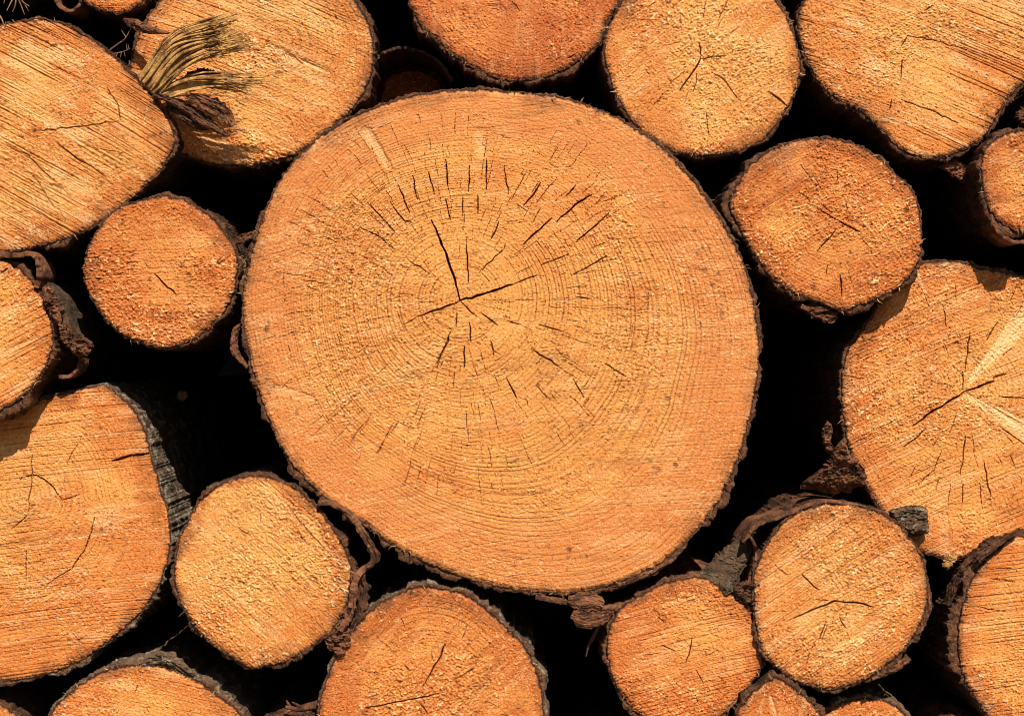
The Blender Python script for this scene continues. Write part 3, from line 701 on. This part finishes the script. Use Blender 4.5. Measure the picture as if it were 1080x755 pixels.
low_left = make_log('pale straw log with diagonal saw lines and a peeled loop of bark beside it',
    [(270, 503), (295, 507), (320, 522), (342, 545), (359, 571), (370, 597), (368, 628), (356, 657), (334, 678), (306, 695), (285, 702), (265, 704), (247, 695), (229, 684), (205, 661), (190, 635), (184, 603), (187, 576), (198, 549), (215, 524), (242, 507)],
    -0.016, W_STRAW, gritty=[(255, 610, 45, 1.0), (300, 560, 30, .6)], pith=(275, 598), saw=-42, saw_amp=0.3, saw_sp=5.5, rough=1.2, ring_sp=5, ring=0.2, bark=((0, 8), (340, 8), (310, 6), (270, 4), (180, 5), (150, 5), (90, 3), (60, 5)), bark_mat=BARK,
    cracks=[([(250, 555), (262, 563)], 0.8, 5), ([(305, 535), (325, 560), (352, 588)], 0.7, 4)], warm=0.22, sap=0.9, seed=1717, minor=dict(n=8, r=(0.12, 0.7), len=(7, 20), w=(0.06, 0.26), gap=11))

low_left_corner = make_log('log with green-tinged upper rim, cut off by the bottom edge, below the curved-crack log',
    [(54, 753), (60, 744), (72, 732), (93, 716), (118, 705), (154, 701), (186, 708), (215, 723), (240, 742), (255, 758), (266, 800), (255, 850), (215, 890), (155, 905), (95, 890), (55, 850), (42, 800)],
    -0.006, W_HONEY, pith=(155, 790), saw=-12, saw_amp=0.5, saw_sp=5, rough=0.75, ring_sp=5, ring=0.3, bark=((90, 5), (70, 9), (50, 6), (130, 3)), bark_mat=BARK_GREY,
    cracks=[([(145, 722), (142, 730)], 0.8, 4)], warm=0.4, seed=1818)

left_big = make_log('large log with grey lichen bark and long curved ring cracks, at the left edge',
    [(-60, 440), (0, 432), (35, 424), (72, 414), (104, 406), (116, 410), (132, 423), (143, 436), (154, 461), (161, 488), (169, 515), (179, 552), (177, 588), (165, 621), (143, 650), (111, 678),
     (72, 703), (36, 714), (0, 718), (-45, 710), (-85, 680), (-108, 630), (-115, 570), (-100, 500)],
    0.010, W_HONEY, pith=(22, 525), saw=7, saw_amp=0.42, saw_sp=4.5, rough=0.45, ring_sp=5.5, ring=0.75, bark=((30, 3), (50, 3), (0, 4), (330, 5), (300, 6), (270, 5), (90, 3), (110, 2)), bark_mat=BARK_LICHEN,
    cracks=[([(34, 480), (33, 505), (30, 540)], 0.8, 6), ([(20, 505), (35, 500), (50, 507), (66, 527)], 0.9, 7), ([(100, 545), (92, 575), (75, 600), (48, 617)], 0.8, 6), ([(66, 527), (84, 521)], 0.8, 5), ([(30, 542), (12, 558)], 0.6, 5), ([(118, 486), (138, 481), (156, 478)], 2.2, 10),
            ([(86, 460), (70, 490)], 0.5, 4), ([(28, 580), (27, 615)], 0.5, 4)],
    stains=[(140, 560, 40, .5), (110, 640, 35, .5), (20, 520, 30, -.3), (120, 450, 30, .3)], warm=0.36, seed=1919)

left_small = make_log('log wrapped in shaggy curled bark at the left edge, shading the log below it',
    [(0, 274), (18, 282), (36, 301), (49, 325), (55, 353), (52, 376), (39, 402), (20, 421), (0, 432), (-30, 436), (-62, 420), (-84, 385), (-86, 335), (-66, 295), (-35, 276)],
    -0.034, W_HONEY, pith=(-12, 355), saw=28, saw_amp=0.8, saw_sp=6, rough=0.9, ring_sp=6, ring=0.2, bark=((0, 6), (30, 5), (60, 5), (330, 7), (300, 9), (270, 9), (90, 6)), bark_mat=BARK,
    cracks=[([(0, 288), (8, 283)], 1.2, 7)], warm=0.4, seed=2020)

left_round = make_log('small round orange log with a single short slit, left of the huge log',
    [(88, 290), (91, 268), (101, 245), (121, 222), (148, 211), (175, 207), (200, 214), (222, 230), (238, 247), (249, 268), (250, 288), (246, 311), (232, 334), (215, 351), (193, 363), (168, 366), (143, 360), (118, 344), (98, 318)],
    -0.014, W_ORANGE, pith=(172, 290), saw=2, saw_amp=0.2, saw_sp=4, rough=1.25, ring_sp=4, ring=0.3, bark=((0, 4), (300, 4), (270, 2), (200, 3), (180, 3), (90, 3), (45, 4)), bark_mat=BARK,
    cracks=[([(163, 289), (174, 300), (186, 311)], 1.2, 10), ([(152, 276), (158, 284)], 0.6, 4)], stains=[(140, 330, 40, .3), (110, 290, 25, .3)], warm=0.5, sap=0.9, seed=2121)

set_back = make_log('dark set-back log showing only an arched bark rim above the huge log',
    [(437, 74), (455, 79), (468, 92), (476, 112), (472, 140), (455, 160), (432, 164), (410, 155), (398, 135), (396, 108), (404, 86), (420, 76)],
    0.170, W_RED, saw=0, rough=0.8, bark=((90, 8), (45, 7), (135, 5), (20, 6), (160, 5)), warm=0.8, seed=2222, bark_mat=BARK, fringe=10)

def ring_outline(cx, cy, R, sd):
    r0 = np.random.default_rng(sd); ph0 = r0.uniform(0, 6.28)
    return [(cx + R * (1 - .05 * abs(math.sin(a_ + ph0)) - .03 * r0.random()) * math.cos(a_), cy + R * (1 - .05 * abs(math.sin(a_ + ph0)) - .03 * r0.random()) * math.sin(a_)) for a_ in np.linspace(0, 2 * np.pi, 14, endpoint=False)]


for k_, (cx_, cy_, R_) in enumerate([(15, -74, 64), (-92, -24, 56), (215, -140, 75), (395, -95, 62), (700, -120, 72), (828, -75, 42), (560, -180, 74), (1010, -190, 85), (1175, 95, 48), (1190, 235, 58), (1225, 420, 58),
                                     (1190, 540, 50), (1010, 800, 44), (303, 790, 36), (672, 852, 75), (-25, 800, 66), (-150, 270, 58), (-165, 430, 60), (100, -190, 60), (860, -180, 62)]):
    lg = make_log('cut log end stacked round the outside of the photographed part of the pile', ring_outline(cx_, cy_, R_, 40 + k_), 0.004 * (k_ % 4), (W_HONEY, W_ORANGE, W_STRAW)[k_ % 3],
                  saw=25 * (k_ % 5) - 50, bark=((0, 5), (180, 4)), seed=3000 + 37 * k_, cell=1.6, fringe=0)
    lg['group'] = 'logs round the outside of the pile'

# ---- peeled bark and torn fibres that still hang on their logs --------------------------------------------------------------------
sheet('bark_flap', low_left, [(336, 531), (352, 531), (370, 543), (381, 560), (391, 577), (396, 587), (389, 597), (381, 603), (374, 618), (370, 640)], -3, 120, 6.0, BARK_RED, seed=5, wave=1.6, rag=5)
flake('bark_flake', low_left, [(350, 531), (368, 541), (380, 557), (390, 574), (396, 588), (389, 598)], [5, 6, 8, 9, 10, 4], -5, 5, BARK_RED, seed=71, relief=1.5)
flake('bark_flake', low_left, [(380, 600), (382, 620), (380, 644), (369, 666)], [7, 13, 15, 8], 4, 8, BARK, seed=6, relief=3, rag=2.5)
flake('bark_flake', low_left, [(372, 604), (374, 626), (368, 648), (358, 664)], [5, 9, 10, 7], -3, 5, BARK_RED, seed=7, relief=2.2, rag=2.5)
chip('bark_flake', low_left, [(352, 650), (366, 655), (371, 676), (362, 696), (352, 690), (342, 672)], 2, 7, BARK_RED, seed=8, relief=4)
chip('bark_flake', low_left, [(352, 610), (366, 612), (374, 630), (368, 652), (356, 655), (350, 632)], 8, 8, BARK, seed=9, relief=5)
sheet('bark_flap', right_low, [(905, 534), (880, 530), (858, 531), (835, 541), (815, 549), (800, 553), (790, 563), (784, 572)], 0, 90, 3.2, BARK_RED, seed=11, wave=1.2, rag=4)
chip('bark_flake', right_low, [(793, 561), (776, 571), (757, 585), (741, 602), (734, 614), (748, 618), (768, 626), (778, 612), (787, 594), (795, 576)], 16, 9, BARK_DULL, seed=12, relief=1.6, tilt=(-0.15, 0.45))
sheet('bark_flap', right_low, [(792, 566), (797, 575), (799, 588), (794, 602), (790, 622)], 4, 60, 3, BARK_RED, seed=13, wave=1.5, rag=6)
chip('bark_flake', right_low, [(776, 618), (796, 612), (806, 622), (800, 634), (786, 636), (774, 630)], 4, 9, BARK, seed=14, relief=4)
flake('bark_flake', right_low, [(920, 716), (934, 710), (947, 703), (959, 693)], [3, 6, 7, 8], -1, 7, BARK_RED, seed=15, relief=2.5)
flake('bark_flake', right_low, [(978, 626), (980, 640), (976, 655), (970, 667)], [5, 7, 6, 4], 1, 6, BARK_RED, seed=16, relief=2.5)
sheet('bark_flap', left_small, [(0, 268), (12, 270), (24, 268), (34, 268), (41, 276), (42, 290), (38, 303)], -4, 70, 5, BARK_RED, seed=21, wave=2, rag=7)
sheet('bark_flap', left_small, [(40, 298), (52, 308), (60, 326), (66, 345), (76, 360)], 22, 140, 6, BARK_DULL, seed=22, wave=2.5, rag=8)
chip('bark_flake', left_small, [(60, 340), (70, 341), (82, 352), (96, 361), (94, 372), (84, 378), (70, 366), (60, 358)], 14, 12, BARK_RED, seed=23, relief=5)
chip('bark_flake', left_small, [(44, 302), (54, 305), (62, 324), (64, 340), (56, 338), (47, 322)], -3, 7, BARK_RED, seed=27, relief=4)
sheet('bark_flap', left_small, [(78, 378), (76, 388), (68, 396), (56, 397)], 28, 40, 4, BARK_RED, seed=24, wave=1, rag=5)
flake('bark_flake', big, [(255, 340), (247, 350), (245, 364), (251, 377), (260, 388)], [4, 7, 9, 7, 4], 6, 8, BARK_RED, seed=31, relief=2)
sheet('bark_flap', big, [(565, 629), (580, 632), (600, 636)], 2, 60, 5, BARK_RED, seed=33, wave=1, rag=5)
flake('bark_flake', big, [(599, 633), (612, 635), (625, 635), (636, 639)], [10, 20, 21, 10], 0, 5, BARK_RED, seed=34, relief=1.4)
flake('bark_flake', big, [(604, 646), (617, 652), (632, 649), (646, 642)], [12, 22, 20, 9], 3, 5, BARK_RED, seed=36, relief=1.4)
flake('bark_flake', big, [(643, 622), (668, 612), (690, 602), (708, 591), (724, 576)], [6, 7, 6, 6, 3], 1.5, 9, BARK_RED, seed=35, relief=1.5)
sheet('bark_flap', set_back, [(398, 104), (400, 84), (413, 71), (430, 66), (447, 69), (462, 76), (473, 88), (480, 100)], -115, 110, 3.2, BARK, seed=40, wave=2.2, rag=12)
sheet('bark_flap', tiny_top, [(59, -6), (60, 2), (66, 8), (74, 11), (82, 7), (86, 0)], -2, 60, 3.5, BARK_RED, seed=41, wave=1, rag=5)
sheet('bark_flap', right_mid, [(846, 322), (858, 326), (872, 326), (882, 322)], 6, 50, 5, BARK_RED, seed=43, wave=2, rag=5)
chip('bark_flake', right_mid, [(856, 318), (872, 322), (884, 330), (880, 340), (866, 338), (852, 330)], 8, 8, BARK_RED, seed=44, relief=3)
sheet('bark_flap', right_edge, [(1050, 236), (1056, 248), (1068, 255), (1082, 254)], -1, 60, 4, BARK_RED, seed=45, wave=1.5, rag=5)
flake('bark_flake', right_bottom, [(1058, 574), (1038, 584), (1022, 600), (1010, 620), (1002, 640)], [5, 13, 15, 13, 8], -4, 10, BARK, seed=47, relief=4, y1=14)
flake('bark_flake', right_bottom, [(1030, 590), (1044, 580), (1058, 568), (1073, 556)], [7, 6, 4.5, 2], -8, 5, BARK, seed=48, relief=1.5, y1=-10)
chip('bark_flake', top_corner, [(996, 170), (1012, 168), (1020, 178), (1016, 192), (1006, 186), (992, 176)], 12, 10, BARK_RED, seed=49, relief=4)
flake('bark_flake', low_left_corner, [(140, 702), (158, 697), (175, 694), (192, 704), (204, 712)], [4, 9, 16, 10, 3], 1, 8, BARK_GREY, seed=50, relief=2.5)

vs, fs = [], []                                   # the torn tuft on the tip of the coarse sawn log
rr_ = np.random.default_rng(77)
def tuft(basep, tipp, bend, w, cnt, spread_b, spread_t, yb, yt):
    for i in range(cnt):
        u = (i + .5) / cnt - .5
        b = np.array(basep, float) + np.array(spread_b) * u + rr_.normal(0, .8, 2)
        t = np.array(tipp, float) + np.array(spread_t) * u + rr_.normal(0, 5.0, 2) * (1 if rr_.random() < .8 else 2.0)
        m = (b * .5 + t * .5) + np.array(bend) * (1 - 0.3 * u) + rr_.normal(0, .9, 2)
        y1, y2 = yb + rr_.normal(0, 2), yt + rr_.normal(0, 4)
        pts = local(left_top, [(b[0], b[1], y1), (m[0], m[1], (y1 + y2) / 2 - 6), (t[0], t[1], y2)])
        strand(vs, fs, pts, w * rr_.uniform(.35, 1.25), 0.3, 0, n=14, sides=6, endw=0.35)
        for _ in range(3):                        # split, frayed ends
            q0 = pts[1] * .45 + pts[2] * .55 + rr_.normal(0, 1.0, 3); q2 = pts[2] + np.array([rr_.normal(3, 5), rr_.normal(-2, 4), rr_.normal(0, 4)])
            strand(vs, fs, [q0, (q0 + q2) / 2 + rr_.normal(0, 1.4, 3), q2], rr_.uniform(.3, .9), 0.4, 0, n=8, sides=5, endw=0.1)
tuft((154, 91), (240, 33), (-8, -12), 2.2, 42, (17, 17), (8, 20), 2, -34)
tuft((160, 98), (256, 40), (-10, -9), 1.8, 12, (8, 6), (8, 14), 0, -38)
tuft((166, 101), (262, 87), (-3, -8), 2.2, 16, (4, 10), (10, 5), 0, -30)
tuft((168, 102), (283, 84), (-2, -7), 1.6, 7, (3, 5), (4, 3), 0, -32)
build('torn_fibre', np.concatenate(vs), np.concatenate(fs), SPLINT, left_top)
flake('bark_flake', left_top, [(198, 104), (214, 108), (230, 117), (242, 126), (248, 136)], [5, 14, 18, 14, 6], -16, 4, BARK_RED, seed=52, relief=2.5, y1=-24)
flake('bark_flake', left_top, [(163, 101), (180, 106), (198, 116), (214, 127), (228, 135), (243, 146)], [5, 9, 10, 12, 10, 4], -6, 4, BARK, seed=53, relief=2.5, y1=-20)
flake('bark_flake', left_top, [(176, 112), (192, 122), (208, 132), (222, 137)], [6, 10, 10, 4], -2, 4, BARK, seed=57, relief=2.5, y1=-12)
chip('bark_flake', left_top, [(196, 78), (215, 72), (236, 80), (236, 86), (214, 88), (200, 88)], -6, 5, BARK, seed=54, relief=3)

# ---- loose things lodged between the logs -------------------------------------------------------------------------------------------
o = chip('bark_chunk', None, [(846, 514), (862, 500), (874, 488), (884, 470), (892, 462), (896, 478), (906, 486), (918, 502), (916, 512), (905, 517), (888, 522), (868, 520)], -10, 26, BARK_RED, seed=61, relief=4.5, tilt=(0.1, -0.5), N_=90, rag=3)
tag(o, 'jagged brown chunk of bark jammed against the left side of the knot-streaked log', 'bark')
o = chip('bark_chunk', None, [(868, 452), (874, 444), (879, 452), (876, 466), (882, 478), (874, 480), (869, 468)], 2, 8, BARK_RED, seed=62, relief=3)
tag(o, 'thin knobbly sliver of bark standing upright above the jagged bark chunk', 'bark')
o = chip('bark_chunk', None, [(938, 540), (948, 535), (962, 533), (976, 535), (981, 548), (981, 562), (970, 566), (957, 566), (948, 555)], -8, 17, BARK_GREY, seed=63, relief=2.2, tilt=(0.1, -0.25), N_=70, rag=1.2)
tag(o, 'squarish grey lichen-spotted chip of bark lying against the face of the knot-streaked log', 'bark')
o = chip('wood_chip', None, [(994, 593), (1002, 585), (1010, 587), (1006, 595), (999, 600)], -4, 4, SPLINT, seed=64, relief=1.5, N_=30)
tag(o, 'tiny pale yellow wood chip in the gap above the shaggy-barked corner log', 'wood chip')
o = chip('wood_chip', None, [(186, 415), (192, 411), (198, 416), (195, 423), (188, 422)], 150, 5, TWIG, seed=65, relief=1.0, N_=24)
tag(o, 'dim speck of wood deep in the black gap below the small slit log', 'wood chip')
o = flake('bark_chunk', None, [(129, 20), (139, 24), (152, 30), (166, 35), (183, 38)], [5, 10, 11, 7, 2], 4, 4, BARK_RED, seed=66, relief=1.6, y1=-20)
tag(o, 'pointed reddish flake of bark sticking out over the rough torn log at the top', 'bark')
o = chip('bark_chunk', None, [(242, 252), (256, 247), (272, 243), (270, 250), (258, 256), (244, 258)], 4, 5, BARK_RED, seed=67, relief=2, N_=40)
tag(o, 'pale flat strip of bark bridging the small slit log and the huge log', 'bark')
o = chip('bark_chunk', None, [(1073, 118), (1082, 112), (1092, 118), (1092, 130), (1080, 132), (1073, 126)], 10, 12, BARK_RED, seed=68, relief=3, N_=40)
tag(o, 'brown crumb of bark at the right edge above the small black-barked log', 'bark')


def twig(label, name, stems, mat, cat, y=0):
    ref = local(None, [(s_[0][0][0], s_[0][0][1], y) for s_ in stems[:1]])[0]
    v_, f_ = [], []
    for pts, w in stems:
        p = local(None, [(q_[0], q_[1], q_[2] if len(q_) > 2 else y) for q_ in pts]) - ref
        strand(v_, f_, p, w, 0.85, 0, n=14, sides=6, endw=0.3)
    return tag(build(name, np.concatenate(v_), np.concatenate(f_), mat, None, loc=ref * .001), label, cat)


r2 = np.random.default_rng(5)
st = [([(17, -14, 10), (20, 0, 6), (26, 16, 2)], 1.2), ([(17, -8, 8), (12, 2, 4), (7, 12, 2)], 1.0), ([(18, -8, 6), (24, 2, 2), (31, 7, 0)], 1.0), ([(17, -6, 6), (16, 6, 0), (13, 13, 0)], .9), ([(20, 0, 6), (26, 5, 2), (30, 12, 0)], .8), ([(14, -8, 6), (6, -2, 4), (4, 4, 3)], .9)]
twig('dry brown sprig of conifer needles drooping into the top left corner', 'dry_twig', st, TWIG, 'twig', 5)
twig('bare dry stick poking up at the far left above the coarse sawn log', 'dry_twig', [([(-4, 14, 8), (1, 19, 4), (4, 26, 2)], 1.4)], TWIG, 'twig', 5)
twig('thin pale forked twig in the gap left of the splinter tuft', 'dry_twig', [([(116, 53, 10), (124, 47, 8), (132, 41, 5), (138, 30, 3)], 1.1), ([(133, 40, 5), (128, 32, 6)], .6), ([(125, 46, 8), (133, 40, 3)], .5)], TWIG, 'twig', 6)
twig('small feathery pale sprig below the forked twig', 'dry_twig', [([(120, 57, 10), (129, 55, 8), (137, 52, 4)], .8), ([(128, 55, 8), (127, 61, 6)], .5), ([(131, 55, 8), (132, 60, 6)], .5), ([(134, 53, 6), (133, 46, 4)], .6), ([(124, 56, 8), (122, 61, 6)], .5), ([(136, 52, 4), (135, 47, 3)], .5)], TWIG, 'twig', 6)
twig('dead reddish twig stub in the bottom gap left of the gritty bottom log', 'dry_twig', [([(346, 741, 8), (330, 744, 4), (314, 747, 0), (301, 745, -2)], 5.5), ([(306, 746, 0), (302, 738, -3)], 2.2), ([(308, 747, 0), (300, 752, -3)], 2.4), ([(318, 746, 0), (308, 740, -4)], 2.2)], BARK_RED, 'twig', 5)
st = [([(262, 262, 4), (267, 268, 0), (273, 273, -2)], .9)] + [([(243 + r2.uniform(0, 8), 268 + r2.uniform(0, 34), 4), (252 + r2.uniform(-3, 3), 272 + r2.uniform(0, 26), -3), (262 + r2.uniform(-4, 4), 266 + r2.uniform(0, 30), 2)], r2.uniform(.5, 1.2)) for _ in range(22)]
twig('tangle of dry brown fibres caught between the small slit log and the huge log', 'dry_twig', st, TWIG, 'twig', 2)
twig('single curved straw-coloured fibre across the rim of the small slit log', 'dry_twig', [([(228, 277, -15), (235, 270, -20), (246, 265, -16)], .8)], TWIG, 'twig', -14)
twig('short dark strip of bast hanging beside the flaky-barked small log', 'dry_twig', [([(634, 656, 4), (627, 668, 6), (621, 680, 8), (618, 692, 10)], 2.2), ([(630, 664, 5), (624, 678, 6)], 1.5)], BARK, 'twig', 4)

# ------------------------------------------------------------------ the setting
def sheet_ground():
    n_ = 60
    g = np.sign(np.linspace(-1, 1, n_)) * np.abs(np.linspace(-1, 1, n_)) ** 3 * 400
    X, Y = np.meshgrid(g, g, indexing='ij')
    Z = 0.03 * (fbm(X / 1.5, Y / 1.5, 3) - .5)
    V = np.stack([X, Y, Z], -1).reshape(-1, 3)
    ids = np.arange(n_ * n_).reshape(n_, n_)
    q_ = np.stack([ids[:-1, :-1], ids[1:, :-1], ids[1:, 1:], ids[:-1, 1:]], -1).reshape(-1, 4)
    return tag(build('ground', V, q_, GRASSY), 'bare forest ground the log pile lies on', 'ground', kind='structure')
sheet_ground()


def added_bank():
    """unseen earth slope added behind the pile to block the sky"""
    nx, nz = 60, 40
    X, U = np.meshgrid(np.linspace(-4, 4, nx), np.linspace(0, 1, nz), indexing='ij')
    Y = 1.25 + U * 1.6 + 0.25 * (fbm(X * 2, U * 6, 9) - .5)
    Z = -0.1 + U * 3.2 - 0.5 * sst(0.8, 1, U) + 0.12 * (fbm(X * 3, U * 7, 19) - .5)
    Y = np.where(U > 0.99, Y + 6, Y)
    V = np.stack([X, Y, Z], -1).reshape(-1, 3)
    ids = np.arange(nx * nz).reshape(nx, nz)
    q_ = np.stack([ids[:-1, :-1], ids[1:, :-1], ids[1:, 1:], ids[:-1, 1:]], -1).reshape(-1, 4)
    return tag(build('added_backing', V, q_, BACKING), 'unseen dark slope added behind the log pile to block the sky', 'added_bank', kind='structure')
added_bank()  # added unseen backing, so the gaps end dark instead of on sky

# ------------------------------------------------------------------ light, sky, camera
LD = np.array([-0.27, 0.88, -1.0]); LD /= np.linalg.norm(LD)          # the way the sunlight travels
elev = math.asin(-LD[2]); azim = math.atan2(-LD[0], -LD[1])              # sun bearing from +Y towards +X
w = bpy.data.worlds.new('World'); scene.world = w; w.use_nodes = True
nt = w.node_tree; nt.nodes.clear()
out = nt.nodes.new('ShaderNodeOutputWorld'); bg = nt.nodes.new('ShaderNodeBackground'); sky = nt.nodes.new('ShaderNodeTexSky')
sky.sky_type = 'NISHITA'; sky.sun_disc = False
sky.sun_elevation = elev; sky.sun_rotation = azim
bg.inputs['Strength'].default_value = 0.05
nt.links.new(sky.outputs[0], bg.inputs[0]); nt.links.new(bg.outputs[0], out.inputs[0])

sl = bpy.data.lights.new('sun', 'SUN'); sl.energy = 5.0; sl.angle = math.radians(0.5); sl.color = (1.0, 0.93, 0.82)
so = bpy.data.objects.new('sun', sl); COL.objects.link(so)
from mathutils import Vector
so.rotation_euler = Vector(LD).to_track_quat('-Z', 'Y').to_euler(); so.location = (1.5, -5, 6)

cd = bpy.data.cameras.new('camera'); cam = bpy.data.objects.new('camera', cd); COL.objects.link(cam)
cam.location = (0, -D, ZC); cam.rotation_euler = (math.radians(90), 0, 0)
cd.sensor_width = 36; cd.lens = 36 * D / 1.08; cd.clip_start = 0.05; cd.clip_end = 1500
scene.camera = cam

scene.cycles.filter_width = 1.0
scene.view_settings.view_transform = 'Standard'; scene.view_settings.look = 'None'
scene.view_settings.exposure = 0.33; scene.view_settings.gamma = 1.0
